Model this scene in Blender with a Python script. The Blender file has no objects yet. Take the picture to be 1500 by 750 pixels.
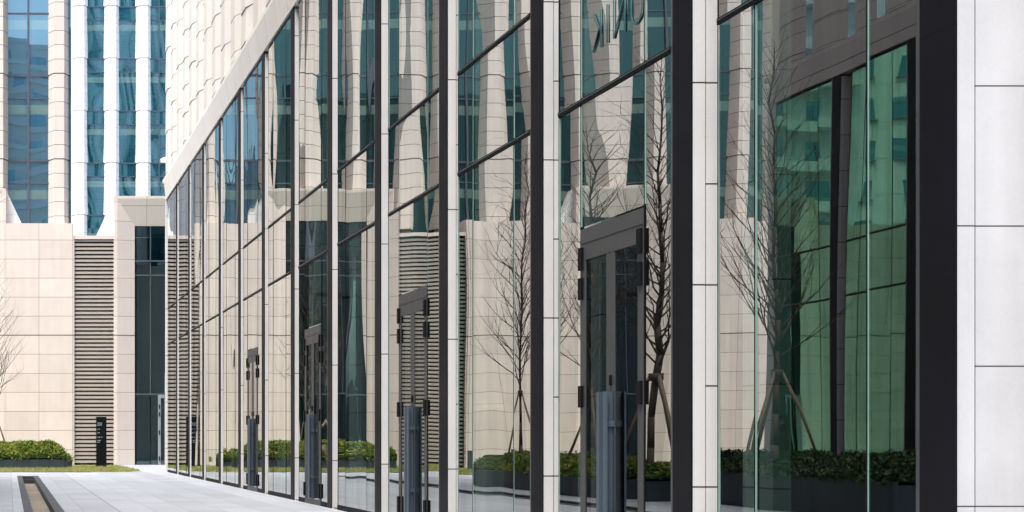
import bpy, math, random
from mathutils import Vector
random.seed(11)
S = bpy.context.scene
COL = S.collection
F = 2710.0            # focal length in photograph pixels
X0 = 5.86             # plane of the facade glass
BAY = 4.43
YD0 = 11.44
EYE = 1.3
OPPX = -8.4
R = math.radians

# ------------------------------------------------------------------ materials
def new_mat(name):
    m = bpy.data.materials.new(name); m.use_nodes = True
    nt = m.node_tree; nt.nodes.clear()
    return m, nt, nt.nodes, nt.links
def node(nt, t, **kw):
    n = nt.nodes.new(t)
    for k, v in kw.items():
        if k in n.inputs: n.inputs[k].default_value = v
        else: setattr(n, k, v)
    return n
def math_n(nt, op, a, b=None, c=None, clamp=False):
    n = nt.nodes.new('ShaderNodeMath'); n.operation = op; n.use_clamp = clamp
    for i, v in enumerate((a, b, c)):
        if v is None: continue
        if isinstance(v, (int, float)): n.inputs[i].default_value = v
        else: nt.links.new(v, n.inputs[i])
    return n.outputs[0]
def mix_col(nt, fac, a, b, blend='MIX'):
    n = nt.nodes.new('ShaderNodeMix'); n.data_type = 'RGBA'; n.blend_type = blend
    for s, v in ((n.inputs[0], fac), (n.inputs[6], a), (n.inputs[7], b)):
        if isinstance(v, (int, float)): s.default_value = v
        elif isinstance(v, tuple): s.default_value = (*v, 1) if len(v) == 3 else v
        else: nt.links.new(v, s)
    return n.outputs[2]

def stone(name, col, hz=.88, hoff=0.0, vx=None, voff=0.0, vaxis='X', jw=.014, var=.10, rough=.62,
          heavy=None, joint=(.09, .075, .065), blotch=.10, spec=.35):
    """stone cladding: horizontal joints every hz metres, vertical ones every vx along an axis"""
    m, nt, N, L = new_mat(name)
    geo = N.new('ShaderNodeNewGeometry'); sep = N.new('ShaderNodeSeparateXYZ'); L.new(geo.outputs['Position'], sep.inputs[0])
    z = math_n(nt, 'DIVIDE', math_n(nt, 'SUBTRACT', sep.outputs['Z'], hoff), hz)
    fz = math_n(nt, 'FRACT', z); cz = math_n(nt, 'FLOOR', z)
    dz = math_n(nt, 'MULTIPLY', math_n(nt, 'SUBTRACT', .5, math_n(nt, 'ABSOLUTE', math_n(nt, 'SUBTRACT', fz, .5))), hz)
    line = math_n(nt, 'LESS_THAN', dz, jw/2)
    cx = None
    if vx:
        a = math_n(nt, 'DIVIDE', math_n(nt, 'SUBTRACT', sep.outputs[vaxis], voff), vx)
        fx = math_n(nt, 'FRACT', a); cx = math_n(nt, 'FLOOR', a)
        dx = math_n(nt, 'MULTIPLY', math_n(nt, 'SUBTRACT', .5, math_n(nt, 'ABSOLUTE', math_n(nt, 'SUBTRACT', fx, .5))), vx)
        line = math_n(nt, 'MAXIMUM', line, math_n(nt, 'LESS_THAN', dx, jw*.4))
    if heavy:
        for h in heavy:
            line = math_n(nt, 'MAXIMUM', line, math_n(nt, 'LESS_THAN', math_n(nt, 'ABSOLUTE', math_n(nt, 'SUBTRACT', sep.outputs['Z'], h)), .022))
    # each panel has a tone of its own
    comb = N.new('ShaderNodeCombineXYZ'); L.new(cz, comb.inputs[2])
    if cx is not None: L.new(cx, comb.inputs[0])
    else:
        L.new(math_n(nt, 'FLOOR', math_n(nt, 'MULTIPLY', sep.outputs['X'], .45)), comb.inputs[0])
        L.new(math_n(nt, 'FLOOR', math_n(nt, 'MULTIPLY', sep.outputs['Y'], .45)), comb.inputs[1])
    wn = N.new('ShaderNodeTexWhiteNoise'); L.new(comb.outputs[0], wn.inputs['Vector'])
    n1 = node(nt, 'ShaderNodeTexNoise', Scale=1.3, Detail=6.0, Roughness=.62); L.new(geo.outputs['Position'], n1.inputs['Vector'])
    mp = N.new('ShaderNodeMapping'); mp.inputs['Scale'].default_value = (5, 5, .35); L.new(geo.outputs['Position'], mp.inputs[0])
    n2 = node(nt, 'ShaderNodeTexNoise', Scale=1.0, Detail=4.0); L.new(mp.outputs[0], n2.inputs['Vector'])
    n3 = node(nt, 'ShaderNodeTexNoise', Scale=60.0, Detail=3.0); L.new(geo.outputs['Position'], n3.inputs['Vector'])
    t = math_n(nt, 'MULTIPLY_ADD', wn.outputs['Value'], var, 1 - var/2)
    t = math_n(nt, 'ADD', t, math_n(nt, 'MULTIPLY_ADD', n1.outputs['Fac'], blotch*1.6, -blotch*.8))
    t = math_n(nt, 'ADD', t, math_n(nt, 'MULTIPLY_ADD', n2.outputs['Fac'], blotch*1.2, -blotch*.6))
    t = math_n(nt, 'ADD', t, math_n(nt, 'MULTIPLY_ADD', n3.outputs['Fac'], .10, -.05))
    tc = N.new('ShaderNodeCombineColor')
    for i in range(3): L.new(t, tc.inputs[i])
    c = mix_col(nt, 1.0, col, tc.outputs[0], 'MULTIPLY')
    c = mix_col(nt, line, c, joint)
    b = node(nt, 'ShaderNodeBsdfPrincipled', Roughness=rough); L.new(c, b.inputs['Base Color'])
    b.inputs['Specular IOR Level'].default_value = spec
    bm = node(nt, 'ShaderNodeBump', Strength=.6, Distance=.01)
    L.new(math_n(nt, 'SUBTRACT', math_n(nt, 'MULTIPLY', n1.outputs['Fac'], .2), line), bm.inputs['Height']); L.new(bm.outputs[0], b.inputs['Normal'])
    o = N.new('ShaderNodeOutputMaterial'); L.new(b.outputs[0], o.inputs[0])
    return m

def metal(name, col, rough=.4, spec=.5, metallic=0.0, noise=.25):
    m, nt, N, L = new_mat(name)
    geo = N.new('ShaderNodeNewGeometry')
    mp = N.new('ShaderNodeMapping'); mp.inputs['Scale'].default_value = (3, 3, .5); L.new(geo.outputs['Position'], mp.inputs[0])
    n1 = node(nt, 'ShaderNodeTexNoise', Scale=1.5, Detail=6.0); L.new(mp.outputs[0], n1.inputs['Vector'])
    t = math_n(nt, 'MULTIPLY_ADD', n1.outputs['Fac'], noise*2, 1-noise)
    tc = N.new('ShaderNodeCombineColor')
    for i in range(3): L.new(t, tc.inputs[i])
    c = mix_col(nt, 1.0, col, tc.outputs[0], 'MULTIPLY')
    b = node(nt, 'ShaderNodeBsdfPrincipled', Metallic=metallic); L.new(c, b.inputs['Base Color'])
    b.inputs['Specular IOR Level'].default_value = spec
    L.new(math_n(nt, 'MULTIPLY_ADD', n1.outputs['Fac'], .2, rough-.1), b.inputs['Roughness'])
    o = N.new('ShaderNodeOutputMaterial'); L.new(b.outputs[0], o.inputs[0])
    return m

def scuffed(name, col, rough, spec):
    m, nt, N, L = new_mat(name)
    geo = N.new('ShaderNodeNewGeometry')
    n1 = node(nt, 'ShaderNodeTexNoise', Scale=.9, Detail=7.0); L.new(geo.outputs['Position'], n1.inputs[0])
    mp = N.new('ShaderNodeMapping'); mp.inputs['Scale'].default_value = (14, 14, 2.2); L.new(geo.outputs['Position'], mp.inputs[0])
    n2 = node(nt, 'ShaderNodeTexNoise', Scale=1.4, Detail=5.0, Roughness=.7); L.new(mp.outputs[0], n2.inputs[0])
    sep = N.new('ShaderNodeSeparateXYZ'); L.new(geo.outputs['Position'], sep.inputs[0])
    z = math_n(nt, 'FRACT', math_n(nt, 'DIVIDE', math_n(nt, 'SUBTRACT', sep.outputs['Z'], .55), 3.3))
    jl = math_n(nt, 'LESS_THAN', z, .0022)
    scr = math_n(nt, 'MULTIPLY_ADD', n2.outputs['Fac'], 14.0, -10.2, clamp=True)
    t = math_n(nt, 'MULTIPLY_ADD', n1.outputs['Fac'], 1.1, .45)
    tc = N.new('ShaderNodeCombineColor')
    for i in range(3): L.new(t, tc.inputs[i])
    c = mix_col(nt, 1.0, col, tc.outputs[0], 'MULTIPLY')
    c = mix_col(nt, math_n(nt, 'MULTIPLY', scr, .5), c, (.09, .09, .10))
    c = mix_col(nt, jl, c, (.001, .001, .001))
    b = node(nt, 'ShaderNodeBsdfPrincipled'); L.new(c, b.inputs['Base Color']); b.inputs['Specular IOR Level'].default_value = spec
    L.new(math_n(nt, 'MULTIPLY_ADD', n1.outputs['Fac'], .35, rough-.17), b.inputs['Roughness'])
    o = N.new('ShaderNodeOutputMaterial'); L.new(b.outputs[0], o.inputs[0])
    return m

def clear_glass(name, tint=(.93, .95, .93), trans=(.20, .30, .27), base=.3, ior=2.2, gain=.7, mottle=None):
    m, nt, N, L = new_mat(name)
    fr = node(nt, 'ShaderNodeFresnel', IOR=ior)
    g = node(nt, 'ShaderNodeBsdfGlossy', Roughness=0.0, Color=(*tint, 1))
    gp = N.new('ShaderNodeNewGeometry'); mp = N.new('ShaderNodeMapping'); mp.inputs['Scale'].default_value = (2.4, 2.4, .22); L.new(gp.outputs['Position'], mp.inputs[0])
    ns = node(nt, 'ShaderNodeTexNoise', Scale=1.0, Detail=6.0, Roughness=.65); L.new(mp.outputs[0], ns.inputs[0])
    gt = mix_col(nt, math_n(nt, 'MULTIPLY_ADD', ns.outputs['Fac'], 2.6, -.9, clamp=True), mottle or tuple(.80*x for x in tint), tint); L.new(gt, g.inputs[0])
    t = node(nt, 'ShaderNodeBsdfTransparent', Color=(*trans, 1))
    mx = N.new('ShaderNodeMixShader')
    geo = N.new('ShaderNodeNewGeometry')
    fac = math_n(nt, 'MULTIPLY_ADD', fr.outputs[0], gain, base, clamp=True)
    # seen from behind, use the same mild reflectance
    fac = math_n(nt, 'MULTIPLY', fac, math_n(nt, 'MULTIPLY_ADD', geo.outputs['Backfacing'], -.75, 1.0))
    L.new(fac, mx.inputs[0]); L.new(t.outputs[0], mx.inputs[1]); L.new(g.outputs[0], mx.inputs[2])
    o = N.new('ShaderNodeOutputMaterial'); L.new(mx.outputs[0], o.inputs[0])
    return m

def coated_glass(name, body=(.012, .05, .07), tint=(.62, .86, .95), base=.42, band=None):
    """mirror coated window glass before a dark room; the storey band carries an opaque lighter panel"""
    m, nt, N, L = new_mat(name)
    geo = N.new('ShaderNodeNewGeometry'); sep = N.new('ShaderNodeSeparateXYZ'); L.new(geo.outputs['Position'], sep.inputs[0])
    n1 = node(nt, 'ShaderNodeTexNoise', Scale=.45, Detail=3.0); L.new(geo.outputs['Position'], n1.inputs['Vector'])
    z = math_n(nt, 'FRACT', math_n(nt, 'DIVIDE', math_n(nt, 'SUBTRACT', sep.outputs['Z'], 10.3), 4.0))
    blind = math_n(nt, 'LESS_THAN', math_n(nt, 'ABSOLUTE', math_n(nt, 'SUBTRACT', z, .60)), .055)
    cell = N.new('ShaderNodeCombineXYZ')
    L.new(math_n(nt, 'FLOOR', math_n(nt, 'MULTIPLY', sep.outputs['X'], .8)), cell.inputs[0])
    L.new(math_n(nt, 'FLOOR', math_n(nt, 'DIVIDE', math_n(nt, 'SUBTRACT', sep.outputs['Z'], 10.3), 4.0)), cell.inputs[2])
    wn = N.new('ShaderNodeTexWhiteNoise'); L.new(cell.outputs[0], wn.inputs[0])
    c = mix_col(nt, math_n(nt, 'MULTIPLY', wn.outputs['Value'], .8), body, tuple(2.6*x for x in body))
    c = mix_col(nt, math_n(nt, 'MULTIPLY', blind, .8), c, (.16, .24, .20))
    d = N.new('ShaderNodeBsdfDiffuse'); L.new(c, d.inputs[0])
    g = node(nt, 'ShaderNodeBsdfGlossy', Roughness=0.0, Color=(*tint, 1))
    fr = node(nt, 'ShaderNodeFresnel', IOR=1.8)
    mx = N.new('ShaderNodeMixShader')
    L.new(math_n(nt, 'MULTIPLY_ADD', fr.outputs[0], 1-base, base, clamp=True), mx.inputs[0])
    L.new(d.outputs[0], mx.inputs[1]); L.new(g.outputs[0], mx.inputs[2])
    o = N.new('ShaderNodeOutputMaterial'); L.new(mx.outputs[0], o.inputs[0])
    return m

def paving_mat():
    m, nt, N, L = new_mat('granite_paving')
    geo = N.new('ShaderNodeNewGeometry'); sep = N.new('ShaderNodeSeparateXYZ'); L.new(geo.outputs['Position'], sep.inputs[0])
    strip = math_n(nt, 'DIVIDE', math_n(nt, 'SUBTRACT', sep.outputs['X'], 1.92), .62)
    cs = math_n(nt, 'FLOOR', strip); fs = math_n(nt, 'FRACT', strip)
    stg = math_n(nt, 'MULTIPLY', math_n(nt, 'FRACT', math_n(nt, 'MULTIPLY', cs, .37)), 1.25)
    al = math_n(nt, 'DIVIDE', math_n(nt, 'ADD', sep.outputs['Y'], stg), 1.25)
    ca = math_n(nt, 'FLOOR', al); fa = math_n(nt, 'FRACT', al)
    dx = math_n(nt, 'MULTIPLY', math_n(nt, 'SUBTRACT', .5, math_n(nt, 'ABSOLUTE', math_n(nt, 'SUBTRACT', fs, .5))), .62)
    dy = math_n(nt, 'MULTIPLY', math_n(nt, 'SUBTRACT', .5, math_n(nt, 'ABSOLUTE', math_n(nt, 'SUBTRACT', fa, .5))), 1.25)
    line = math_n(nt, 'MAXIMUM', math_n(nt, 'LESS_THAN', dx, .006), math_n(nt, 'LESS_THAN', dy, .005))
    dark = math_n(nt, 'LESS_THAN', math_n(nt, 'ABSOLUTE', math_n(nt, 'SUBTRACT', sep.outputs['X'], 1.92)), .012)
    v = N.new('ShaderNodeCombineXYZ'); L.new(cs, v.inputs[0]); L.new(ca, v.inputs[1])
    w1 = N.new('ShaderNodeTexWhiteNoise'); L.new(v.outputs[0], w1.inputs[0])
    v2 = N.new('ShaderNodeCombineXYZ'); L.new(cs, v2.inputs[0])
    w2 = N.new('ShaderNodeTexWhiteNoise'); L.new(v2.outputs[0], w2.inputs[0])
    n1 = node(nt, 'ShaderNodeTexNoise', Scale=.35, Detail=7.0, Roughness=.6); L.new(geo.outputs['Position'], n1.inputs['Vector'])
    n2 = node(nt, 'ShaderNodeTexNoise', Scale=90.0, Detail=2.0); L.new(geo.outputs['Position'], n2.inputs['Vector'])
    t = math_n(nt, 'MULTIPLY_ADD', w1.outputs['Value'], .14, .78)
    t = math_n(nt, 'ADD', t, math_n(nt, 'MULTIPLY', w2.outputs['Value'], .22))
    t = math_n(nt, 'ADD', t, math_n(nt, 'MULTIPLY_ADD', n1.outputs['Fac'], .30, -.15))
    t = math_n(nt, 'ADD', t, math_n(nt, 'MULTIPLY_ADD', n2.outputs['Fac'], .16, -.08))
    t = math_n(nt, 'MULTIPLY', t, math_n(nt, 'MULTIPLY_ADD', line, -.45, 1.0))
    t = math_n(nt, 'MULTIPLY', t, math_n(nt, 'MULTIPLY_ADD', dark, -.5, 1.0))
    tc = N.new('ShaderNodeCombineColor')
    for i in range(3): L.new(t, tc.inputs[i])
    c = mix_col(nt, 1.0, (.395, .42, .45), tc.outputs[0], 'MULTIPLY')
    b = node(nt, 'ShaderNodeBsdfPrincipled'); L.new(c, b.inputs['Base Color'])
    L.new(math_n(nt, 'MULTIPLY_ADD', n1.outputs['Fac'], .3, .42), b.inputs['Roughness'])
    o = N.new('ShaderNodeOutputMaterial'); L.new(b.outputs[0], o.inputs[0])
    return m

def leaf_mat(name, a, b_, c_, scale=14.0):
    m, nt, N, L = new_mat(name)
    geo = N.new('ShaderNodeNewGeometry')
    n1 = node(nt, 'ShaderNodeTexNoise', Scale=scale, Detail=2.0); L.new(geo.outputs['Position'], n1.inputs['Vector'])
    n2 = node(nt, 'ShaderNodeTexNoise', Scale=1.6, Detail=3.0); L.new(geo.outputs['Position'], n2.inputs['Vector'])
    c1 = mix_col(nt, math_n(nt, 'MULTIPLY_ADD', n1.outputs['Fac'], 3.0, -1.0, clamp=True), a, b_)
    c2 = mix_col(nt, math_n(nt, 'MULTIPLY_ADD', n2.outputs['Fac'], 4.0, -1.9, clamp=True), c1, c_)
    bs = node(nt, 'ShaderNodeBsdfPrincipled', Roughness=.5); L.new(c2, bs.inputs['Base Color'])
    bs.inputs['Specular IOR Level'].default_value = .3
    tr = N.new('ShaderNodeBsdfTranslucent'); L.new(c2, tr.inputs[0])
    mx = N.new('ShaderNodeMixShader'); mx.inputs[0].default_value = .25
    L.new(bs.outputs[0], mx.inputs[1]); L.new(tr.outputs[0], mx.inputs[2])
    o = N.new('ShaderNodeOutputMaterial'); L.new(mx.outputs[0], o.inputs[0])
    return m

M = {}
M['base_stone'] = stone('beige_limestone', (.61, .54, .49), .88, 6.0, 1.55, 1.36, 'X', heavy=[6.0], var=.12, blotch=.13)
M['portal_stone'] = stone('beige_limestone_reveal', (.60, .53, .48), .88, 6.0, heavy=[6.0], var=.07, blotch=.08)
M['lintel_stone'] = stone('beige_limestone_lintel', (.55, .50, .44), 9.0, 3.0, 1.45, .55, 'X', var=.06, blotch=.08)
M['tower_stone'] = stone('beige_pier_stone', (.60, .54, .49), .6667, 10.3, var=.09, heavy=[10.3+4*i for i in range(12)], blotch=.06)
M['brightened_stone'] = stone('brightened_pier_stone', (.80, .80, .79), .6667, 10.3, var=.04, heavy=[10.3+4*i for i in range(20)], joint=(.45, .44, .43), blotch=.05)  # pier stone whitened to carry sunlight in its colour
M['pale_stone'] = stone('pale_facade_stone', (.60, .60, .595), .867, .87, var=.06, jw=.014, blotch=.17, joint=(.06, .055, .05))
M['pale_stone_tall'] = stone('pale_return_stone', (.60, .60, .595), 1.735, .87, var=.06, jw=.014, blotch=.17, joint=(.06, .055, .05))
M['wall_stone'] = stone('pale_end_wall_stone', (.46, .46, .464), .867, .87, 1.3, 6.32, 'X', var=.07, jw=.009, blotch=.26, joint=(.06, .055, .055))
M['end_strip'] = stone('pale_end_strip_stone', (.47, .47, .474), 1.735, .87, var=.06, jw=.009, blotch=.22, joint=(.05, .05, .05))
M['spandrel'] = stone('pale_spandrel_stone', (.78, .735, .665), 9.0, 3.0, 1.476, .3, 'Y', var=.05, jw=.02, blotch=.08, joint=(.34, .31, .28))
M['up_stone'] = stone('pale_upper_pier_stone', (.64, .595, .53), 40, 0, var=.02, jw=.001, blotch=.09)
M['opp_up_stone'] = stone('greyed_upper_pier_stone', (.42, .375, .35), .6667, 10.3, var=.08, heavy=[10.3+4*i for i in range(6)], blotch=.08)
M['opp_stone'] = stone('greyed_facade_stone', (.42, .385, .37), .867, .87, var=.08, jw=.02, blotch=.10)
M['fin'] = scuffed('charcoal_panel', (.0070, .0065, .0092), .5, .06)
M['black'] = metal('black_metal', (.006, .006, .007), .6, .08)
M['edge'] = metal('grey_edge_trim', (.10, .105, .115), .3, metallic=.6)
M['door'] = metal('bronze_grey_frame', (.056, .058, .058), .5, .25)
M['handle'] = metal('blue_grey_steel', (.055, .078, .105), .42, .4)
M['greyframe'] = metal('pale_grey_frame', (.22, .24, .25), .4)
M['mull'] = metal('window_mullion_grey', (.06, .075, .10), .4)
M['louver'] = metal('taupe_louver_slat', (.37, .33, .295), .5, noise=.06)
M['louver_dark'] = metal('dark_louver_backing', (.012, .010, .009), .8)
M['louver_green'] = metal('dark_green_grey_slat', (.13, .14, .12), .5)
M['planter'] = metal('dark_slate_planter', (.032, .044, .055), .55, .25)
M['kerb'] = stone('dark_granite_kerb', (.055, .058, .066), 5, 2, 1.2, 0, 'Y', var=.25, blotch=.3)
M['bed'] = stone('sandy_channel_bed', (.22, .185, .14), 5, 2, 2.3, .4, 'Y', var=.3, blotch=.5)
M['soil'] = stone('planting_soil', (.07, .05, .035), 5, 2, blotch=.5)
M['glass'] = clear_glass('lobby_glass', base=.26, gain=1.05)
M['glass_opp'] = clear_glass('green_lobby_glass', (.36, .72, .57), (.10, .26, .19), .44, mottle=(.24, .52, .34))  # second tone paints patchy reflections into the green glass
M['glass_door'] = clear_glass('door_glass', (.86, .86, .86), (.15, .2, .18), base=.22)
M['glass_dark'] = clear_glass('dark_lobby_glass', (.60, .86, .92), (.22, .36, .40), base=.12, ior=1.6)
M['tower_glass'] = coated_glass('blue_window_glass', (.008, .04, .055), (.36, .66, .78), .40)
M['tower_glass_dimmed'] = coated_glass('dimmed_mirror_window_glass', (.006, .020, .022), (.15, .29, .30), .20)  # reflection of dark surroundings put into a darker teal tint
M['tower_glass_near'] = coated_glass('blue_mirror_window_glass', (.018, .050, .075), (.34, .52, .64), .36)
M['up_glass'] = coated_glass('teal_window_glass', (.010, .035, .040), (.6, .8, .8), .3)
M['glint'] = metal('pale_green_glass_edge', (.22, .36, .31), .3)
M['inner'] = metal('dim_lobby_lining', (.10, .10, .095), .7)
M['tile'] = stone('pale_tiled_wall', (.62, .64, .62), 3.0, 0, 6.0, 0, 'X', var=.08, jw=.06, blotch=.2, joint=(.4, .4, .4))
M['conc'] = stone('rear_building_concrete', (.62, .58, .52), 4, 2.3, 4, 0, 'X', var=.1, blotch=.15)
M['paving'] = paving_mat()
M['grass'] = leaf_mat('strip_grass', (.20, .25, .05), (.36, .36, .12), (.42, .37, .18), 8)
M['lawn'] = leaf_mat('lawn_ground', (.13, .16, .04), (.24, .24, .08), (.3, .26, .12), 5)
M['leaf'] = leaf_mat('hedge_leaf', (.06, .125, .02), (.19, .25, .035), (.34, .34, .06))
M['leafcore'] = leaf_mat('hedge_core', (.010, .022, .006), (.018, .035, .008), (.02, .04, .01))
M['bark'] = stone('grey_brown_bark', (.065, .050, .040), 9, 5, blotch=.4)
M['stakewood'] = stone('weathered_stake_wood', (.20, .15, .11), 9, 5, blotch=.4)
M['cyan'] = metal('pale_cyan_letter', (.03, .10, .11), .5)
M['ink'] = metal('pale_sign_ink', (.25, .33, .40), .5)

# ------------------------------------------------------------------ mesh helpers
class MB:
    def __init__(s): s.v = []; s.f = []; s.sm = []; s.mi = []
    def add(s, vs, fs, smooth=False, mi=0):
        b = len(s.v); s.v += [tuple(v) for v in vs]
        for f in fs: s.f.append(tuple(i+b for i in f)); s.sm.append(smooth); s.mi.append(mi)
    def box(s, x0, x1, y0, y1, z0, z1, mi=0):
        x0, x1 = min(x0, x1), max(x0, x1); y0, y1 = min(y0, y1), max(y0, y1)
        s.add([(x0,y0,z0),(x1,y0,z0),(x1,y1,z0),(x0,y1,z0),(x0,y0,z1),(x1,y0,z1),(x1,y1,z1),(x0,y1,z1)],
              [(0,3,2,1),(4,5,6,7),(0,1,5,4),(1,2,6,5),(2,3,7,6),(3,0,4,7)], mi=mi)
    def tube(s, a, b, r0, r1, n=5, smooth=True):
        a = Vector(a); b = Vector(b); d = (b-a)
        if d.length < 1e-6: return
        d.normalize(); u = d.orthogonal().normalized(); w = d.cross(u)
        vs = []
        for p, r in ((a, r0), (b, r1)):
            for i in range(n):
                t = 2*math.pi*i/n; vs.append(p + (u*math.cos(t) + w*math.sin(t))*r)
        s.add(vs, [(i, (i+1) % n, n+(i+1) % n, n+i) for i in range(n)] + [tuple(range(n-1, -1, -1)), tuple(range(n, 2*n))], smooth)
    def build(s, name, mat, parent=None, fix=False):
        off = world_loc(parent) if parent else Vector((0, 0, 0))
        me = bpy.data.meshes.new(name)
        me.from_pydata([(v[0]-off.x, v[1]-off.y, v[2]-off.z) for v in s.v], [], s.f)
        for m in (mat if isinstance(mat, list) else [mat]): me.materials.append(m)
        me.polygons.foreach_set('use_smooth', s.sm)
        me.polygons.foreach_set('material_index', s.mi)
        if fix:
            import bmesh
            bm = bmesh.new(); bm.from_mesh(me); bmesh.ops.recalc_face_normals(bm, faces=bm.faces); bm.to_mesh(me); bm.free()
        me.update()
        o = bpy.data.objects.new(name, me); COL.objects.link(o)
        if parent: o.parent = parent
        return o
def world_loc(o):
    v = Vector(o.location)
    while o.parent: o = o.parent; v += o.location
    return v
def empty(name, loc, parent=None):
    o = bpy.data.objects.new(name, None); COL.objects.link(o); o.empty_display_size = .3
    if parent: o.parent = parent; o.location = Vector(loc) - world_loc(parent)
    else: o.location = loc
    return o
def tag(o, label=None, cat=None, group=None, kind=None):
    if label: o['label'] = label
    if cat: o['category'] = cat
    if group: o['group'] = group
    if kind: o['kind'] = kind
    return o
def copy_tree(o, parent=None):
    c = o.copy(); COL.objects.link(c); c.parent = parent
    for ch in o.children: copy_tree(ch, c)
    return c

def wavy(mb, P, a0, a1, b0, b1, grad, tilt, mi=0, cell=.4, wl=1.7):
    """a sheet P(a, b, h) with slow waves of slope about grad and a small tilt, as float glass has"""
    na = max(2, int((a1-a0)/cell)+1); nb = max(2, int((b1-b0)/cell)+1)
    waves = []
    for _ in range(4):
        th = random.uniform(0, math.pi); k = 2*math.pi/(wl*random.uniform(.8, 2.2))
        waves.append((k*math.cos(th), k*math.sin(th)*.6, random.uniform(0, 6.28), grad/k*random.uniform(.35, .8)))
    ta, tb = random.gauss(0, tilt), random.gauss(0, tilt)
    ca, cb = (a0+a1)/2, (b0+b1)/2
    vs = []
    for j in range(nb+1):
        for i in range(na+1):
            a = a0+(a1-a0)*i/na; b = b0+(b1-b0)*j/nb
            h = ta*(a-ca)+tb*(b-cb)+sum(A*math.sin(ka*a+kb*b+ph) for ka, kb, ph, A in waves)
            vs.append(P(a, b, h))
    fs = [(j*(na+1)+i, j*(na+1)+i+1, (j+1)*(na+1)+i+1, (j+1)*(na+1)+i) for j in range(nb) for i in range(na)]
    # wind the sheet so that its normal follows +h
    p0, p1, p2 = Vector(P(0, 0, 0)), Vector(P(1, 0, 0)), Vector(P(0, 1, 0)); h = Vector(P(0, 0, 1)) - p0
    if (p1-p0).cross(p2-p0).dot(h) < 0: fs = [f[::-1] for f in fs]
    mb.add(vs, fs, True, mi)

def pier_mesh(mb, P, c, w, depth, z0, z1, flat=.42, jit=.006, amp=.10, course=2/3, off=0.0, step=0.0):
    """faceted pier P(along, out, z): storeys of 4 m that flare towards their foot, in courses of 0.667 m"""
    base = 10.3-off
    n = int(round((z1-base)/course))
    k0 = math.floor((z0-base)/course + 1e-6)
    for k in range(k0, n):
        za, zb = max(z0, base+k*course), min(z1, base+(k+1)*course)
        if zb - za < .03: continue
        def sc(z):
            t = ((z-10.3) % 4.0)/4.0
            return 1+amp/2 - amp*math.sin(min(t, 1)*math.pi*.5)
        j = random.uniform(-jit, jit)
        sa = sc(za+1e-4)+j; sb = sc(zb-1e-4)+j
        ring = []; rj = random.random()
        for zz, s in ((za, sa), (zb-.012, sb)):
            hw = w/2*(.86+.14*s*1.0) if False else w/2*s
            d = depth*(.55+.45*s) + (step*rj if zz == za else -step*.5*rj)
            ring += [P(c-hw, -.05, zz), P(c-hw*flat, d, zz), P(c+hw*flat, d, zz), P(c+hw, -.05, zz)]
        mb.add(ring, [(0,1,5,4),(1,2,6,5),(2,3,7,6),(4,5,6,7),(3,2,1,0)])

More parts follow.
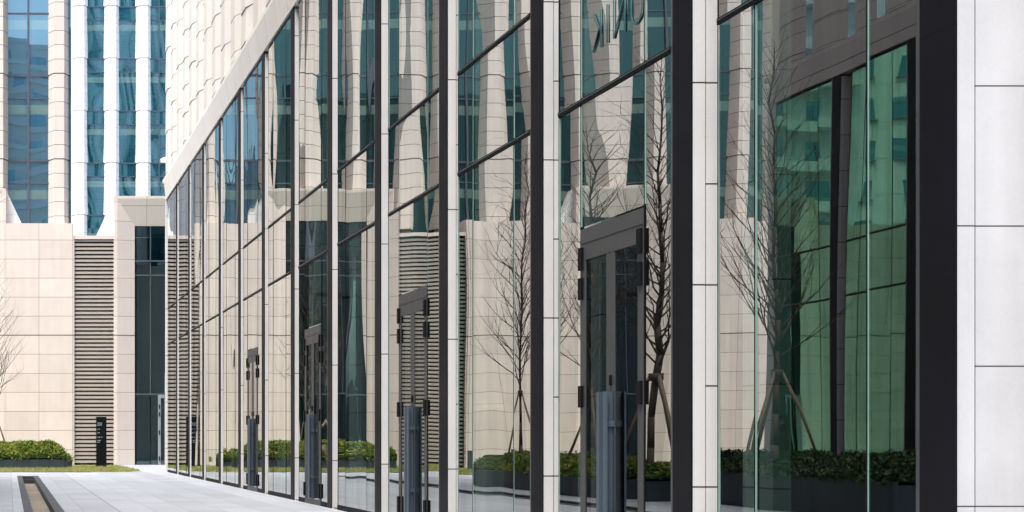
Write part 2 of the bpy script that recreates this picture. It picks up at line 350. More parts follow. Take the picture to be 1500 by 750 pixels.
# ------------------------------------------------------------------ the office facade (used on both sides of the court)
def facade(root, P, yds, doors, mats, far_end, near_end, z_top=26.3, wall_end=None, side=1):
    """P(s, d, z): s along the court, d out from the glass plane, z up"""
    G, ST, STT, FIN, SP, UP, UG = mats
    def bx(mb, s0, s1, d0, d1, z0, z1, mi=0):
        a = P(s0, d0, z0); b = P(s1, d1, z1); mb.box(a[0], b[0], a[1], b[1], a[2], b[2], mi)
    ZT = 10.1
    for i, yd in enumerate(yds):
        ya = yd+.51; yb = yd+BAY-.58
        last = (i == len(yds)-1)
        # charcoal panel beside the glass
        mb = MB(); bx(mb, yd, ya-.06, .0, .012, 0, ZT+.05); bx(mb, ya-.06, ya, -.10, .006, 0, ZT+.02, 1)
        mb.build('charcoal_panel', [FIN, M['edge']], root)
        # stone groove: return face and back wall
        mb = MB(); bx(mb, yd+.002, ya-.065, -.108, -.002, 0, ZT); mb.build('stone_return', M['end_strip'] if i == 0 and side > 0 else STT, root)
        mb = MB(); bx(mb, yd+.004, ya-.065, -.45, -.116, 0, ZT); mb.build('stone_return', M['wall_stone'] if i == 0 and side > 0 else ST, root)
        mb = MB(); bx(mb, yd-.58, yd+.002, -.60, -.45, 0, 10.35); mb.build('groove_back', ST, root)
        isdoor = i in doors
        m1, m2 = ya+.69, yb-.75
        win = MB()
        rows = [(.09, 4.70), (4.76, 6.01), (6.07, ZT-.03)]
        for (c0, c1) in ((ya+.004, m1-.012), (m1+.012, m2-.012), (m2+.012, yb-.004)):
            for r, (z0, z1) in enumerate(rows):
                if isdoor and r == 0 and abs(c0-(m1+.012)) < 1e-6: z0 = 3.44
                wavy(win, lambda a, b, h: P(a, h, b), c0, c1, z0, z1, .0030, .0013, cell=.3)
        w = win.build('window', G, root)
        # transoms, joints, sill and head
        fr = MB()
        for zt in (4.73, 6.04):
            bx(fr, ya, yb, -.06, .016, zt-.026, zt+.026); bx(fr, ya, yb, .017, .020, zt+.004, zt+.014, 1)
        bx(fr, ya, yb, -.06, .010, ZT-.03, ZT)
        bx(fr, yb, yb+.022, -.20, .002, 0, ZT)
        if isdoor:
            bx(fr, ya, m1-.013, -.06, .012, 0, .09); bx(fr, m2+.013, yb, -.06, .012, 0, .09)
        else: bx(fr, ya, yb, -.06, .012, 0, .09)
        fr.build('frame', [M['black'], M['edge']], w)
        jo = MB()
        for mm in (m1, m2): bx(jo, mm-.011, mm+.011, -.03, .004, .09, ZT-.03)
        jo.build('glass_joint', M['black'], w)
        if i < 4 and side > 0:
            gl = MB()
            for mm in (m1, m2): bx(gl, mm-.026, mm-.013, -.012, .004, 3.45 if isdoor else .09, 4.69); bx(gl, mm-.026, mm-.013, -.012, .004, 4.77, 6.0); bx(gl, mm-.026, mm-.013, -.012, .004, 6.08, ZT-.035)
            bx(gl, yb-.02, yb-.004, -.012, .004, .10, 4.69); bx(gl, yb-.02, yb-.004, -.012, .004, 6.08, ZT-.035)
            gl.build('glass_edge', M['glint'], w)
        if isdoor:
            d = MB()
            sA, sB = m1+.014, m2-.014; mid = (sA+sB)/2
            bx(d, sA, sB, -.05, .010, 3.10, 3.42); bx(d, sA, sB, .011, .016, 3.27, 3.285)
            bx(d, sA, sA+.15, -.05, .010, 0.0, 3.10); bx(d, sB-.15, sB, -.05, .010, 0.0, 3.10)
            bx(d, mid-.125, mid-.006, -.045, .007, .10, 3.10); bx(d, mid+.006, mid+.125, -.045, .007, .10, 3.10)
            bx(d, sA+.15, sB-.15, -.045, .008, .0, .10)
            
            dr = d.build('door', M['door'], root)
            for (g0, g1) in ((sA+.15, mid-.125), (mid+.125, sB-.15)):
                g = MB(); wavy(g, lambda a, b, h: P(a, h, b), g0+.002, g1-.002, .102, 3.098, .0011, .0006); g.build('door_glass', M['glass_door'], dr)
            for sgn in (-1, 1):
                h = MB(); c = mid+sgn*.07
                bx(h, c-.012, c+.012, .012, .10, .12, 1.74)
                bx(h, c+.013*sgn, c+.070*sgn, .08, .10, .12, 1.74)
                bx(h, c+.02*sgn, c+.04*sgn, .008, .079, .5, .56); bx(h, c+.02*sgn, c+.04*sgn, .008, .079, 1.4, 1.46)
                for zz in (.35, 1.0, 1.55): bx(h, c-.004*sgn, c-.020*sgn, .05, .066, zz, zz+.016, 1)
                h.build('handle', [M['handle'], M['edge']], dr)
            lk = MB(); bx(lk, mid-.05, mid-.02, .008, .03, 1.80, 1.90); lk.build('lock', M['black'], dr)
            for sc_ in (sA+.055, sB-.055):
                for (z0, z1) in ((3.0, 3.23), (2.70, 2.92), (1.60, 1.82), (.14, .41)):
                    h = MB(); bx(h, sc_-.05, sc_+.05, .011, .040, z0, z1); h.build('hinge', M['black'], dr)
        # splayed stone head over the bay, mitred against its neighbours
        top = 10.78; out = .13
        nA = yd-.33; fA = yd+BAY-.33
        a = P(yd, .035, ZT+.05); b = P(yb-.9, .035, ZT+.05); c = P(fA, out, top); e = P(nA, out, top); t = P(yd+BAY, .035, ZT+.05)
        a2 = P(yd, -.2, ZT+.05); t2 = P(yd+BAY, -.2, ZT+.05); c2 = P(fA, -.2, top); e2 = P(nA, -.2, top)
        mb = MB(); mb.add([a, b, c, e, t, a2, t2, c2, e2], [(0,1,2,3),(1,4,2),(0,5,6,4,1),(3,2,7,8),(0,3,8,5),(4,6,7,2)])
        mb.build('lintel', SP, root, fix=True)
    s0, s1 = near_end, far_end
    # fascia under the piers, body and lobby lining
    mb = MB(); bx(mb, s0, s1, -.2, .131, 10.783, 10.90); mb.build('fascia', SP, root)
    # upper storeys: piers and window strips
    step = BAY/2; p = yds[0]+.65-step*int((yds[0]-s0)/step)
    while p < s1-.4:
        mb = MB(); pier_mesh(mb, P, p, 2.0, .128, 10.903, z_top, flat=.42, jit=.004, amp=.012, course=random.choice((.9, 1.2, 1.5)), off=random.uniform(0, 1.0), step=.020); mb.build('pier', UP, root, fix=True)
        if p+step < s1-.2:
            mb = MB(); g0, g1 = p+.7, p+step-.7
            z = 10.73
            while z < z_top-.5:
                zk = 10.3+4*(math.floor((z-10.3)/4+1e-4)+1); zs = [z, zk-1.07, zk]
                for za, zb in zip(zs[:-1], zs[1:]): wavy(mb, lambda a, b, h: P(a, h-.02, b), g0, g1, za+.03, zb-.03, .006, .003, cell=.8)
                z = zk
            w = mb.build('window', UG, root)
            fr = MB(); z = 14.3
            while z < z_top:
                bx(fr, g0, g1, -.1, .03, z-.03, z+.03); bx(fr, g0, g1, -.1, .03, z-1.1, z-1.04); z += 4
            fr.build('frame', M['mull'], w)
        p += step

# ours ------------------------------------------------------------------
ours = empty('office_building', (X0, YD0, 0))
tag(ours, 'long office building with tall glass bays, charcoal panels and pale stone filling the right side', 'building')
PO = lambda s, d, z: (X0-d, s, z)
yds = [YD0+BAY*k for k in range(13)]
facade(ours, PO, yds, {1, 3, 5, 7}, (M['glass'], M['pale_stone'], M['pale_stone_tall'], M['fin'], M['spandrel'], M['up_stone'], M['up_glass']),
       yds[-1]+BAY+.25, YD0)
ye = yds[-1]+BAY
mb = MB(); mb.box(X0+.10, X0+.20, ye, ye+.25, 0, 10.35); mb.box(X0-.03, X0+.25, ye+.0, ye+.25, 0, 10.58); mb.build('corner_stone', M['pale_stone_tall'], ours)
mb = MB(); mb.box(X0+.452, X0+26, YD0+.004, YD0+.4, 0, 10.58); mb.build('end_wall', M['wall_stone'], ours)
mb = MB(); mb.box(X0+.08, X0+26, YD0+.02, ye+.2, 10.4, 26.4); mb.build('upper_body', M['up_stone'], ours)
mb = MB(); mb.box(X0+9, X0+9.3, YD0+.41, ye, 0, 10.3); mb.box(X0+.32, X0+9, ye+.02, ye+.25, 0, 10.3); pass
mb.box(X0+.02, X0+9, YD0+.41, ye, .006, .02); mb.box(X0+.3, X0+9, YD0+.41, ye, 10.2, 10.35)
mb.build('lobby_lining', M['inner'], ours)
mb = MB()
for k in range(0, 13, 2): mb.box(X0+3.0, X0+3.7, YD0+BAY*k+.45-.35+.1, YD0+BAY*k+1.2, .02, 10.2)
mb.build('lobby_column', M['inner'], ours)
mb = MB(); mb.box(X0+.2, X0+26, ye+.2, ye+.6, 0, 26.4); mb.box(X0+.7, X0+26, ye-6, ye+.58, 26.41, 64); mb.build('end_wall', M['up_stone'], ours)  # tall wing added out of view, to reflect in the far windows
for k in range(10):  # piers carried up the added wing, whitened for that reflection
    mb = MB(); c = X0+1.2+2.3*k; pier_mesh(mb, lambda a, d, z: (a, ye+.6+d, z), c, 1.1, .45, 10.7, 63); mb.build('pier', M['brightened_stone'], ours, fix=True)
    mb = MB(); mb.box(c+.6, c+1.7, ye+.58, ye+.62, 10.7, 63); mb.build('window', M['up_glass'], ours)
# lettering hung inside the glass over the nearest doors, facing into the lobby
cu = bpy.data.curves.new('lobby_lettering', 'FONT'); cu.body = 'UNIK'; cu.size = .60; cu.extrude = .004; cu.offset = -.016; cu.space_character = 1.15
lt = bpy.data.objects.new('lobby_lettering', cu); COL.objects.link(lt)
dg = bpy.context.evaluated_depsgraph_get(); me = bpy.data.meshes.new_from_object(lt.evaluated_get(dg))
bpy.data.objects.remove(lt); bpy.data.curves.remove(cu)
lt = bpy.data.objects.new('lobby_lettering', me); COL.objects.link(lt); me.materials.append(M['cyan'])
lt.rotation_euler = (R(90), 0, R(90)); lt.location = (X0-.010, 17.05, 5.14)
tag(lt, 'dim teal back to front letters on the glass above the nearest double door', 'lettering')

# the office building across the court ----------------------------------
opp = empty('office_building', (OPPX, 9.66, 0))
tag(opp, 'office building across the court, mirrored in the green panes of the nearest glass bay', 'building')
PP = lambda s, d, z: (OPPX+d, s, z)
oy = [45.1-BAY*k for k in range(9)][::-1]
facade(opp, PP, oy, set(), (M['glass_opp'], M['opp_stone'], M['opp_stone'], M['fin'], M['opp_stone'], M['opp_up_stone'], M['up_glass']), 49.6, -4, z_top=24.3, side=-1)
oe = oy[-1]+BAY
mb = MB(); mb.box(OPPX-.5, OPPX-.11, -4, oy[0]-.58, 0, 10.58); mb.build('stone_wall', M['opp_stone'], opp)
mb = MB(); mb.box(OPPX-.30, OPPX-.0, oe-.58+.0, oe+.1, 0, 10.57); mb.box(OPPX-22, OPPX-.31, oe-.2, oe+.1, 0, 10.57); mb.build('end_wall', M['opp_stone'], opp)
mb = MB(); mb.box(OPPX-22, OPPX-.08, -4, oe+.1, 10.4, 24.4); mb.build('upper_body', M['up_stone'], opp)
mb = MB(); mb.box(OPPX-9.3, OPPX-9, oy[0], oe-.2, 0, 10.3); mb.box(OPPX-9, OPPX-.02, oy[0]-.5, oe-.2, .006, .02); mb.box(OPPX-9, OPPX-.3, oy[0]-.5, oe-.2, 10.2, 10.35)
mb.build('lobby_lining', M['inner'], opp)

# ------------------------------------------------------------------ the building that closes the court
BY = 85.5; SC = F/BY
X = lambda px: (px-14)/SC
Z = lambda py: EYE+(640-py)/SC
back = empty('office_building', (0, BY, 0))
tag(back, 'beige stone building closing the far end of the court with louvre bay and blue windows', 'building')
def block(x0, x1, zt):
    mb = MB(); mb.box(x0, x1, BY, BY+2.2, 0, zt)
    mb.build('stone_base', M['base_stone'], back)
def portal(xl, xr, jw, zo, zi, left_slope, right_slope, door=None, seg=None):
    """splayed stone frame round a recessed dark lobby window"""
    d = .30; il, ir = xl+jw, xr-jw; e = .12
    f = MB()
    A = [(xl, BY, 0), (xl, BY, zo), (xr, BY, zo), (xr, BY, 0)]
    B = [(xl+e, BY, 0), (xl+e, BY, zo-e), (xr-e, BY, zo-e), (xr-e, BY, 0)]
    I = [(il, BY+d, 0), (il, BY+d, zi), (ir, BY+d, zi), (ir, BY+d, 0)]
    j = MB(); j.add([B[0], B[1], I[1], I[0]], [(0,1,2,3)]); j.add([A[0], A[1], B[1], B[0]], [(0,1,2,3)])
    j.add([(xl, BY, 0), (xl, BY, zo), (xl, BY+2, zo), (xl, BY+2, 0)], [(3,2,1,0)])
    j.build('jamb', M['portal_stone'], back)
    j = MB(); j.add([B[3], B[2], I[2], I[3]], [(3,2,1,0)]); j.add([A[3], A[2], B[2], B[3]], [(3,2,1,0)])
    j.add([(xr, BY, 0), (xr, BY, zo), (xr, BY+2, zo), (xr, BY+2, 0)], [(0,1,2,3)])
    j.build('jamb', M['portal_stone'], back)
    l = MB(); l.add([B[1], B[2], I[2], I[1]], [(0,1,2,3)]); l.add([A[1], A[2], B[2], B[1]], [(0,1,2,3)])
    l.add([A[1], A[2], (xr, BY+2, zo), (xl, BY+2, zo)], [(3,2,1,0)])
    l.build('lintel', M['lintel_stone'], back)
    for on, x, s in ((left_slope, xl, -1), (right_slope, xr, 1)):
        if not on: continue
        w = MB(); x2 = x+s*.85; zb = zo-1.83
        w.add([(x+s*.002, BY+.6, zb), (x+s*.002, BY+.6, zo-.01), (x2, BY+.6, zb), (x+s*.002, BY+2.2, zb), (x+s*.002, BY+2.2, zo-.01), (x2, BY+2.2, zb)], [(0,1,2),(3,5,4),(1,4,5,2),(0,3,4,1),(0,2,5,3)])
        w.build('sloped_shoulder', M['brightened_stone'], back, fix=True)  # shoulder colour brightened to show sun on the portal's side
    g = MB(); n = 3; ys = BY+d+.04
    xs = [il+(ir-il)*t for t in (0, .27, .5, .73, 1)] if seg is None else seg
    zs = [.0, 3.28, 8.8, 9.46, zi]
    for a, b in zip(xs[:-1], xs[1:]):
        for z0, z1 in zip(zs[:-1], zs[1:]):
            wavy(g, lambda p, q, h: (p, ys-h, q), a+.02, b-.02, z0+.02, z1-.02, .002, .001, cell=.9)
    w = g.build('lobby_window', M['glass_dark'], back)
    fr = MB()
    for z in zs[1:-1]: fr.box(il, ir, ys-.05, ys+.03, z-.03, z+.03)
    for x in xs[1:-1]: fr.box(x-.018, x+.018, ys-.05, ys+.03, 3.31, zi)
    fr.build('frame', M['mull'], w)
    b = MB(); b.box(il-.1, ir+.1, ys+5, ys+5.2, 0, zi); b.box(il-.4, il-.3, ys+.05, ys+5, 0, zi); b.box(ir+.3, ir+.4, ys+.05, ys+5, 0, zi); b.box(il-.3, ir+.3, ys+.05, ys+5, zi+.01, zi+.1)
    b.box(il+.2, il+1.1, ys+1.6, ys+2.2, 0, 1.05)
    b.build('lobby_lining', M['inner'], back)
    if door:
        dd = MB(); x0, x1 = door
        dd.box(x0, x0+.13, ys-.10, ys-.052, 0, 3.25); dd.box(x1-.13, x1, ys-.10, ys-.052, 0, 3.25); dd.box(x0+.13, x1-.13, ys-.10, ys-.052, 3.1, 3.25)
        dd.box(x0+.30, x0+.36, ys-.09, ys-.052, 0, 3.1)
        dr = dd.build('door', M['greyframe'], back)
        hh = MB(); hh.box(x0+.04, x0+.09, ys-.14, ys-.101, 2.6, 2.8); hh.box(x0+.04, x0+.09, ys-.14, ys-.101, 2.25, 2.45); hh.box(x0+.04, x0+.09, ys-.14, ys-.101, 1.4, 1.6); hh.box(x0+.04, x0+.09, ys-.14, ys-.101, .2, .4)
        hh.build('hinge', M['black'], dr)
def louver(x0, x1, zt, mat=None, dark_side=None):
    pitch = .186
    mb = MB(); mb.box(x0, x1, BY+.5, BY+.7, 0, zt-.1); p = mb.build('louvre_backing', M['louver_dark'], back)
    s = MB(); z = .10
    while z < zt-.25:
        ya, yb2 = BY+.10, BY+.30
        s.add([(x0+.04, ya, z), (x1-.04, ya, z), (x1-.04, yb2, z+.085), (x0+.04, yb2, z+.085), (x0+.04, ya, z+.088), (x1-.04, ya, z+.088), (x1-.04, yb2, z+.16), (x0+.04, yb2, z+.16)],
              [(0,1,5,4), (4,5,6,7), (3,2,1,0), (0,4,7,3), (1,2,6,5), (2,3,7,6)])
        z += pitch
    s.build('louvre', mat or M['louver'], back)
    fr = MB(); fr.box(x0, x0+.04, BY+.03, BY+.5, 0, zt); fr.box(x1-.04, x1, BY+.03, BY+.5, 0, zt); fr.box(x0+.04, x1-.04, BY+.03, BY+.5, zt-.16, zt)
    fr.build('louvre_frame', M['portal_stone'], back)
ZO, ZI = Z(287), Z(330)
block(X(9), X(108)-.002, Z(327))
louver(X(108), X(168), Z(345))
portal(X(168), X(168)+3.6, X(200)-X(170), ZO, ZI, True, True, (X(232), X(168)+3.6-.96), seg=[X(200), X(221), X(168)+3.6-.94])
portal(X(-187), X(9)-.004, 1.45, Z(276), Z(322), False, True)
louver(X(-272), X(-187)-.004, Z(342))
louver(X(-284), X(-272)-.004, Z(342), M['louver_green'])
block(X(-428), X(-284)-.004, Z(324))
portal(X(-575), X(-428)-.004, 1.0, Z(272), Z(316), True, True)
block(X(-640), X(-575)-.004, Z(324)); block(X(-900), X(-640)-.004, Z(324))
block(X(168)+3.61, 30, Z(327))
# tower over the base: pier centres and widths in the photograph's pixels
WY = BY+1.6
PB = lambda a, d, z: (a, WY-d, z)
piers = [(87.5, 33), (-2, 29), (-57, 36), (-130, 36), (-212, 40), (-262, 34), (-337, 40), (-395, 34), (-450, 34), (-500, 34), (-565, 36), (-640, 36), (-690, 36), (-740, 36), (-800, 36), (-850, 36)]
for c, w in piers:
    mb = MB(); pier_mesh(mb, PB, X(c), w/SC, .62, 11.0, 46, flat=.45, jit=.003, amp=.04); mb.build('pier', M['tower_stone'], back, fix=True)
for (c1, w1), (c0, w0) in zip(piers[:-1], piers[1:]):
    a, b = X(c0+w0*.36), X(c1-w1*.36); mb = MB(); mid = (a+b)/2
    z = 10.3
    cols = [(a, mid-.03), (mid+.03, b)] if b-a > 1.3 else [(a, b)]
    while z < 45:
        for z0, z1 in ((z, z+2.93), (z+2.93, z+4)):
            for p, q in cols: wavy(mb, lambda u, v, h: (u, WY-h, v), p, q, z0+.02, z1-.02, .005, .003, cell=.45, wl=2.2)
        z += 4
    w = mb.build('window', M['tower_glass_near'] if c1 > 80 else M['tower_glass_dimmed'], back)
    fr = MB(); z = 10.3
    while z < 46:
        fr.box(a, b, WY-.06, WY+.02, z-.05, z+.05); fr.box(a, b, WY-.05, WY+.02, z+2.9, z+2.96); z += 4
    if len(cols) == 2: fr.box(mid-.045, mid+.045, WY-.08, WY+.02, 10.5, 46)
    fr.build('frame', M['mull'], w)
mb = MB(); mb.box(X(-900), X(103.5), WY+.04, WY+18, 10.2, 46); mb.build('upper_body', M['tower_stone'], back)
mb = MB(); mb.box(X(103.7), X(106), WY-.1, WY+.5, 10.9, 46); mb.build('corner_window', M['tower_glass_near'], back)

# ------------------------------------------------------------------ the tower farther off, its sunlight put into whitened stone
FY = 142.0; FS = F/FY
FX = lambda px: (px-14)/FS
far = empty('office_tower', (FX(200), FY, 0))
tag(far, 'sunlit white office tower with slim piers behind the louvre bay and portal', 'building')
PF = lambda a, d, z: (a, FY-d, z)
cen = [117+46.4*i for i in range(9)]
for c in cen:
    mb = MB(); pier_mesh(mb, PF, FX(c), 1.22, .55, 6.3, 78.3, flat=.5, jit=.004); mb.build('pier', M['brightened_stone'], far, fix=True)
for i, c in enumerate(cen[:-1]):
    a, b = FX(c+7), FX(c+39.4); mid = (a+b)/2; mb = MB(); z = 6.3
    cols = [(a, mid-.03), (mid+.03, b)] if i == 2 else [(a, b)]
    while z < 78:
        for z0, z1 in ((z, z+3.0), (z+3.0, z+4)):
            for p, q in cols: wavy(mb, lambda u, v, h: (u, FY-h, v), p, q, z0+.02, z1-.02, .016, .008, cell=.4, wl=3.4)
        z += 4
    w = mb.build('window', M['tower_glass'], far)
    fr = MB(); z = 6.3
    while z < 78.5:
        fr.box(a, b, FY-.07, FY+.02, z-.05, z+.05); fr.box(a, b, FY-.05, FY+.02, z+2.94, z+3.0); z += 4
    if len(cols) == 2: fr.box(mid-.05, mid+.05, FY-.08, FY+.02, 6.3, 78.3)
    fr.build('frame', M['mull'], w)
mb = MB(); mb.box(FX(107), FX(500), FY+.04, FY+18, 0, 78.4); mb.build('body', M['brightened_stone'], far)

# ------------------------------------------------------------------ housing seen only in the glass
def housing(name, label, x0, x1, y, zt, cols, floors, face, mat):
    root = empty(name, ((x0+x1)/2, y, 0)); tag(root, label, 'building')
    mb = MB(); mb.box(x0, x1, y, y-face*14, 0, zt); mb.build('wall', mat, root)
    mb = MB()
    mb.box(x0-.2, x1+.2, y+face*.4, y-face*.1, zt, zt+.8); mb.build('parapet', mat, root)
    dx = (x1-x0)/cols; fh = zt/floors
    proto = None
    for i in range(cols):
        for k in range(1, floors):
            cx = x0+dx*(i+.5); z = fh*k+.9
            if proto is None:
                g = MB(); hw = dx*.22
                g.box(cx-hw, cx+hw, y+face*.012, y+face*.03, z, z+1.6); proto = g.build('window', M['tower_glass'], root)
                f = MB(); f.box(cx-.04, cx+.04, y+face*.031, y+face*.07, z, z+1.6); f.box(cx-hw-.1, cx+hw+.1, y+face*.01, y+face*.25, z-.12, z-.001); f.build('frame', M['greyframe'], proto)
                base = Vector((cx, 0, z)); continue
            c = copy_tree(proto, root); c.location = Vector((cx, 0, z))-base
    for k in range(1, floors, 1):
        if cols > 5:
            s = MB(); s.box(x0+dx*2.1, x0+dx*3.9, y+face*1.3, y+face*.02, fh*k-.1, fh*k+.75); s.build('balcony', mat, root)
housing('apartment_block', 'pale tiled apartment block behind the court, tinted green in the nearest glass bay', 22, 52, 150, 46, 7, 14, -1, M['tile'])
housing('apartment_tower', 'apartment tower with balconies mirrored in the blue windows above the hedge', -14, 24, -95, 60, 7, 15, 1, M['conc'])

# ------------------------------------------------------------------ ground
def sheet(name, pts, z, mat, kind='structure'):
    mb = MB(); mb.add([(x, y, z) for x, y in pts], [tuple(range(len(pts)))])
    o = mb.build(name, mat); o['kind'] = kind; return o
CX = (.25, .41, .78, .95)
mb = MB()
for x0, x1, y0, y1 in ((-600, CX[0], -600, 900), (CX[3], 700, -600, 900), (CX[0], CX[3], 61.4, 900), (CX[0], CX[3], -600, 2.0)):
    mb.add([(x0,y0,0),(x1,y0,0),(x1,y1,0),(x0,y1,0)], [(0,1,2,3)])
o = mb.build('ground', M['paving']); o['kind'] = 'structure'
ch = empty('drain_channel', (.6, 30, 0)); tag(ch, kind='structure')
mb = MB(); mb.box(CX[0], CX[1], 2, 61.4, -.5, .012); mb.box(CX[2], CX[3], 2, 61.4, -.5, .012); mb.box(CX[1], CX[2], 60.6, 61.4, -.5, .006); mb.box(CX[1], CX[2], 57.2, 57.5, -.5, -.03); mb.build('channel_kerb', M['kerb'], ch)
mb = MB(); mb.box(CX[1]+.002, CX[2]-.002, 2, 56.5, -.55, -.13); mb.build('channel_bed', M['bed'], ch)
# lawn strip along the foot of the far building, with its dark edging
lawn = [(-24, 67.9), (5.35, 67.9), (5.2, 68.8), (4.9, 85.4), (-24, 85.4)]
sheet('lawn', [(-24, 68.0), (4.3, 68.0), (5.0, 70.5), (5.0, 85.45), (-24, 85.45)], .006, M['lawn'])
mb = MB(); mb.box(-24, 3.0, 67.82, 67.98, -.1, .02); mb.build('lawn_edging', M['kerb'])['kind'] = 'structure'
gb = MB()
for _ in range(16000):
    x = random.uniform(-8, 5.0); y = 68.1+abs(random.random())*(10 if random.random() < .8 else 17)
    if y > 85.3 or (-4.1 < x < 2.35 and 75.6 < y < 77.4): continue
    if x > 4.2 and y < 70.4 - (5-x)*3: continue
    h = random.uniform(.03, .11)*(1.4 if random.random() < .1 else 1); a = random.uniform(0, 6.28); w = .014
    dx, dy = math.cos(a)*w, math.sin(a)*w; lx, ly = random.gauss(0, .03), random.gauss(0, .03)
    gb.add([(x-dx, y-dy, .006), (x+dx, y+dy, .006), (x+lx, y+ly, h)], [(0,1,2)])
tag(gb.build('grass', M['grass']), kind='stuff')

# ------------------------------------------------------------------ planters and hedges
def pathpts(pts, n=8):
    out = []
    for i in range(len(pts)-1):
        for k in range(n): out.append(Vector(pts[i]).lerp(Vector(pts[i+1]), k/n))
    out.append(Vector(pts[-1])); return out
def inside(poly, x, y):
    c = False; n = len(poly)
    for i in range(n):
        x1, y1 = poly[i]; x2, y2 = poly[(i+1) % n]
        if (y1 > y) != (y2 > y) and x < (x2-x1)*(y-y1)/(y2-y1)+x1: c = not c
    return c
def edge_dist(poly, x, y):
    d = 9; p = Vector((x, y))
    for i in range(len(poly)):
        a = Vector(poly[i]); b = Vector(poly[(i+1) % len(poly)]); t = max(0, min(1, (p-a).dot(b-a)/max(1e-9, (b-a).length_squared)))
        d = min(d, (a+(b-a)*t-p).length)
    return d
M['leaf_shaded'] = leaf_mat('shaded_hedge_leaf', (.012, .035, .010), (.03, .06, .014), (.05, .08, .02))  # hedge leaf darkened, so its colour holds the shade
def planter(poly, h, hedge_h, nleaf, lab_p, lab_h, grow=0.0, leaf='leaf', gp='slate planters along the court'):
    cx = sum(p[0] for p in poly)/len(poly); cy = sum(p[1] for p in poly)/len(poly)
    mb = MB(); n = len(poly); t = .07
    inn = []
    for x, y in poly:
        v = Vector((cx-x, cy-y)); v = v.normalized()*.12; inn.append((x+v.x, y+v.y))
    vs = [(x, y, 0) for x, y in poly]+[(x, y, h) for x, y in poly]+[(x, y, h) for x, y in inn]+[(x, y, h-.1) for x, y in inn]
    fs = [(i, (i+1) % n, n+(i+1) % n, n+i) for i in range(n)]+[(n+i, n+(i+1) % n, 2*n+(i+1) % n, 2*n+i) for i in range(n)]+[(2*n+i, 2*n+(i+1) % n, 3*n+(i+1) % n, 3*n+i) for i in range(n)]
    mb.add(vs, fs)
    rt = empty('planter', (cx, cy, 0)); tag(rt, lab_p, 'planter', gp)
    mb.build('planter_wall', M['planter'], rt, fix=True)
    so = MB(); so.add([(x, y, h-.06) for x, y in inn], [tuple(range(n))]); so.build('soil', M['soil'], rt)
    # hedge: leaf-sized faces through an uneven clipped volume
    hr = empty('hedge', (cx, cy, h-.06)); tag(hr, lab_h, 'hedge', 'clipped hedges in the planters')
    xs = [p[0] for p in poly]; ys = [p[1] for p in poly]
    def top(x, y):
        e = edge_dist(poly, x, y)
        b = math.sin(x*2.1+1)*math.cos(y*1.7)*.05+math.sin(x*5.3+y*3.1)*.03+math.sin(x*11+y*7.7)*.02
        return h+(hedge_h-h)*min(1, (e/.62)**.6)+b
    lf = MB(); c = 0
    while c < nleaf:
        x = random.uniform(min(xs)-grow, max(xs)+grow); y = random.uniform(min(ys), max(ys))
        if not inside(poly, x, y): continue
        e = edge_dist(poly, x, y); zt = top(x, y)
        if random.random() < .55: z = zt+random.gauss(0, .035)
        else:
            if e > .3: continue
            z = h-.05+random.random()*(zt-h+.05)
        s = random.uniform(.03, .065); nrm = Vector((random.gauss(0, 1), random.gauss(0, 1), random.gauss(.5, 1))).normalized()
        u = nrm.orthogonal().normalized(); a = random.uniform(0, 6.28); v = nrm.cross(u); u, v = u*math.cos(a)+v*math.sin(a), v*math.cos(a)-u*math.sin(a)
        p = Vector((x+random.gauss(0, .04), y+random.gauss(0, .04), z))
        lf.add([p-u*s, p+v*s*.5, p+u*s, p-v*s*.5], [(0,1,2,3)]); c += 1
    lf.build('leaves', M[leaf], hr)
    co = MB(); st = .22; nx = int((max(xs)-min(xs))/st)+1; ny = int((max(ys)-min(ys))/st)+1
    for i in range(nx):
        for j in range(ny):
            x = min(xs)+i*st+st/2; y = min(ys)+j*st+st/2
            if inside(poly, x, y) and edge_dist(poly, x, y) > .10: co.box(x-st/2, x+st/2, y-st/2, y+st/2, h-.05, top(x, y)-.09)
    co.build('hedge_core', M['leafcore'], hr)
def rounded(x0, x1, y0, y1, r):
    out = []
    for cx, cy, a0 in ((x1-r, y0+r, -90), (x1-r, y1-r, 0), (x0+r, y1-r, 90), (x0+r, y0+r, 180)):
        for k in range(6): a = R(a0+90*k/5); out.append((cx+r*math.cos(a), cy+r*math.sin(a)))
    return out
planter(rounded(-4.0, 2.33, 75.6, 77.3, .12), .43, 1.06, 26000, 'dark slate planter on the lawn before the beige wall', 'clipped green hedge filling the planter on the lawn before the beige wall')
planter(rounded(-.6, 2.72, 80.0, 81.2, .3), .28, .78, 5000, 'low planter close to the wall, behind the long slate planter', 'low yellowish hedge end showing behind the long planter')
# the long curved planter just out of frame along the walk, seen in the glass
cur = [(-.85, 38.4), (-.85, 47), (-.95, 49.5), (-1.35, 51.5), (-2.2, 53.2), (-3.4, 54.6), (-4.9, 55.6), (-6.4, 56), (-6.4, 52.5), (-4.6, 51), (-3.2, 48.5), (-2.8, 46), (-2.8, 38.4)]
planter(cur, .47, .77, 26000, 'curved dark planter holding staked trees, mirrored low in the nearer bays', 'hedge round the staked trees, mirrored low in the nearer bays')
planter(rounded(-3.6, -1.75, 28.0, 37.6, .1), .62, .92, 14000, 'dark planter mirrored at the foot of the nearest green bay', 'shaded hedge mirrored at the foot of the nearest green bay', leaf='leaf_shaded')

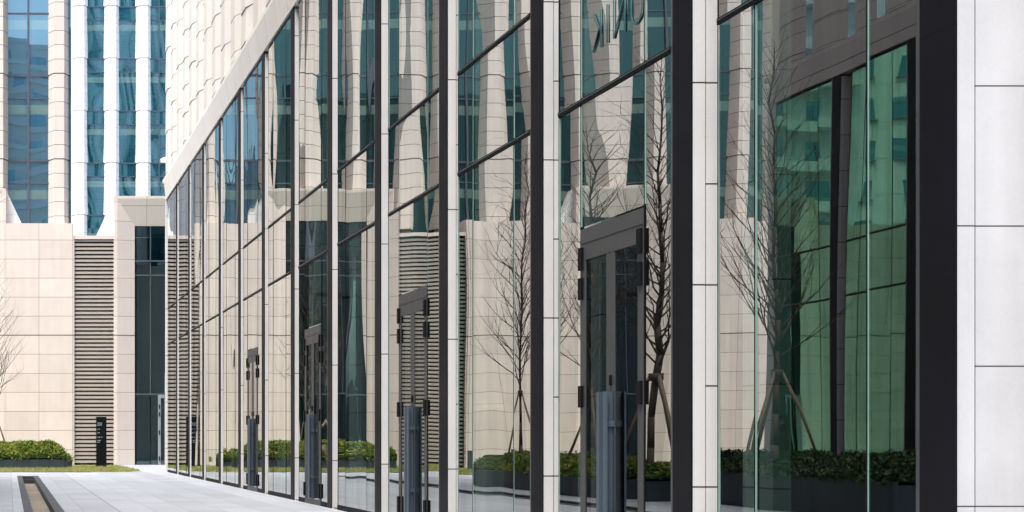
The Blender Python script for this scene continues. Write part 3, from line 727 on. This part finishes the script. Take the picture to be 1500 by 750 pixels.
# ------------------------------------------------------------------ bare trees with stakes
def make_tree(seed, H=8.6):
    rnd = random.Random(seed)
    tk = MB(); br = MB()
    pts = [Vector((0, 0, 0))]; n = 14
    for i in range(1, n+1):
        pts.append(Vector((rnd.gauss(0, .014)*i**.5, rnd.gauss(0, .014)*i**.5, H*i/n)))
    rad = lambda t: .056*(1-t)**.8+.005
    for i in range(n): tk.tube(pts[i], pts[i+1], rad(i/n), rad((i+1)/n), 7)
    def limb(p, d, L, r, lev):
        seg = max(3, int(L/.28)); q = p; dd = d.copy()
        for i in range(seg):
            dd = (dd+Vector((rnd.gauss(0, .10), rnd.gauss(0, .10), .055+rnd.gauss(0, .05)))).normalized()
            q2 = q+dd*(L/seg); t0 = i/seg; t1 = (i+1)/seg
            br.tube(q, q2, r*(1-t0*.8), r*(1-t1*.8), 4 if lev else 5)
            if lev < 2 and i > 0 and rnd.random() < (1.0 if lev == 0 else .6):
                sd = (dd+Vector((rnd.gauss(0, .6), rnd.gauss(0, .6), rnd.uniform(-.05, .6)))).normalized()
                limb(q2, sd, L*rnd.uniform(.28, .55)*(1-t0*.4), r*.55*(1-t0*.5), lev+1)
            q = q2
    k = 84
    for i in range(k):
        t = .25+.72*(i+rnd.random())/k
        f = t*n; j = min(n-1, int(f)); p = pts[j].lerp(pts[j+1], f-j)
        a = i*2.4+rnd.uniform(-.5, .5); el = rnd.uniform(.6, 1.1)
        d = Vector((math.cos(a)*math.cos(el), math.sin(a)*math.cos(el), math.sin(el)))
        limb(p, d, (2.3*(1-t)**.7+.35)*rnd.uniform(.75, 1.15), .017*(1-t)+.006, 0)
    return tk, br
def tree(loc, rz, sc, label, proto=None, seed=3):
    if proto is None:
        r = empty('bare_tree', (0, 0, 0)); tk, br = make_tree(seed)
        tk.build('trunk', M['bark'], r); br.build('crown', M['bark'], r)
        for i in range(3):
            s = MB(); a = i*2.09+.5; s.tube((math.cos(a)*.85, math.sin(a)*.85, 0), (math.cos(a)*.07, math.sin(a)*.07, 2.05), .035, .03, 8); s.build('stake', M['stakewood'], r)
        s = MB(); s.tube((0, 0, 1.95), (0, 0, 2.1), .10, .10, 10); s.build('stake_tie', M['bark'], r)
    else: r = copy_tree(proto)
    r.location = loc; r.rotation_euler = (0, 0, rz); r.scale = (sc,)*3
    tag(r, label, 'tree', 'bare young trees along the court')
    return r
tA = tree((-.7, 76.4, .36), 0, 1.0, 'bare tree at the left edge, rising from the hedge before the beige wall')
tB = tree((-1.75, 48.2, .47), 1.3, .98, 'bare staked tree mirrored before the plain stone panel between louvres and door', seed=8)
tree((-1.9, 43.3, .47), 2.2, .95, 'bare tree mirrored above the nearest double door', tB)
tree((-1.85, 38.9, .47), 4.0, 1.04, 'tall bare staked tree mirrored in the narrow pane beside the nearest door', tA)
tree((-2.5, 34.6, .56), 5.2, .95, 'bare staked tree mirrored in the narrow left pane of the nearest bay', tB)

# ------------------------------------------------------------------ sign pillar and bollards
sg = empty('sign_pillar', (3.91, 78.8, 0)); tag(sg, 'slim black upright sign with faint pale lines of text before the louvre bay', 'sign')
mb = MB(); mb.box(3.69, 4.13, 78.8, 78.94, .0, 2.16); mb.build('panel', M['black'], sg)
mb = MB(); mb.box(3.66, 4.16, 78.75, 78.98, 0, .06); mb.build('plinth', M['black'], sg)
rnd = random.Random(4); mb = MB()
for z, n in ((1.86, 6), (1.78, 5), (1.60, 3), (1.45, 3), (1.26, 6), (1.12, 4), (1.04, 3)):
    x = 3.74
    for i in range(n):
        w = rnd.uniform(.015, .035); mb.box(x, x+.008, 78.796, 78.7995, z, z+.05); mb.box(x+.009, x+w, 78.796, 78.7995, z+rnd.choice((0, .02, .042)), z+.05-.001); x += w+.014
mb.build('text_lines', M['ink'], sg)
def bollard(x, y, lab):
    r = empty('bollard', (x, y, 0)); tag(r, lab, 'bollard', 'bollards before the stone wall')
    mb = MB(); mb.box(x-.2, x+.2, y-.1, y+.1, 0, .78); mb.build('post', M['handle'], r)
    mb = MB(); mb.box(x-.21, x+.21, y-.11, y+.11, .782, .81); mb.build('cap', M['black'], r)
bollard(-8.35, 80, 'grey bollard mirrored nearer the louvres, above the hedge')
bollard(-10.0, 80, 'grey bollard mirrored nearer the staked tree, above the hedge')

# ------------------------------------------------------------------ light, sky, camera
sun_dir = Vector((-.40, -.47, 1.12)).normalized()     # towards the sun
el = math.asin(sun_dir.z); rot = math.atan2(sun_dir.x, sun_dir.y)
W = bpy.data.worlds.new('World'); S.world = W; W.use_nodes = True
nt = W.node_tree; bg = nt.nodes['Background']
sky = nt.nodes.new('ShaderNodeTexSky'); sky.sky_type = 'NISHITA'; sky.sun_disc = False
sky.sun_elevation = el; sky.sun_rotation = rot; sky.dust_density = 4.0; sky.air_density = 1.2; sky.ozone_density = 1.5
nt.links.new(sky.outputs[0], bg.inputs[0]); bg.inputs[1].default_value = .13
ld = bpy.data.lights.new('sun', 'SUN'); ld.energy = 1.5; ld.angle = R(25); ld.color = (1, .965, .92)
lo = bpy.data.objects.new('sun', ld); COL.objects.link(lo); lo.rotation_euler = sun_dir.to_track_quat('Z', 'Y').to_euler(); lo.location = (-20, -30, 80)

cd = bpy.data.cameras.new('camera'); cam = bpy.data.objects.new('camera', cd); COL.objects.link(cam)
cam.location = (0, 0, EYE); cam.rotation_euler = (R(90), 0, 0)
cd.sensor_width = 36; cd.lens = F/1500*36; cd.shift_x = (750-14)/1500; cd.shift_y = (640-375)/1500
cd.clip_start = .1; cd.clip_end = 3000
S.camera = cam
S.view_settings.view_transform = 'Standard'; S.view_settings.look = 'None'; S.view_settings.gamma = 1
S.view_settings.exposure = 1.5
S.render.engine = 'CYCLES'
c = S.cycles
c.use_denoising = True; c.denoiser = 'OPENIMAGEDENOISE'; c.denoising_input_passes = 'RGB_ALBEDO_NORMAL'
c.max_bounces = 12; c.diffuse_bounces = 4; c.glossy_bounces = 6; c.transmission_bounces = 8; c.transparent_max_bounces = 16
c.caustics_reflective = False; c.caustics_refractive = False; c.sample_clamp_indirect = 6
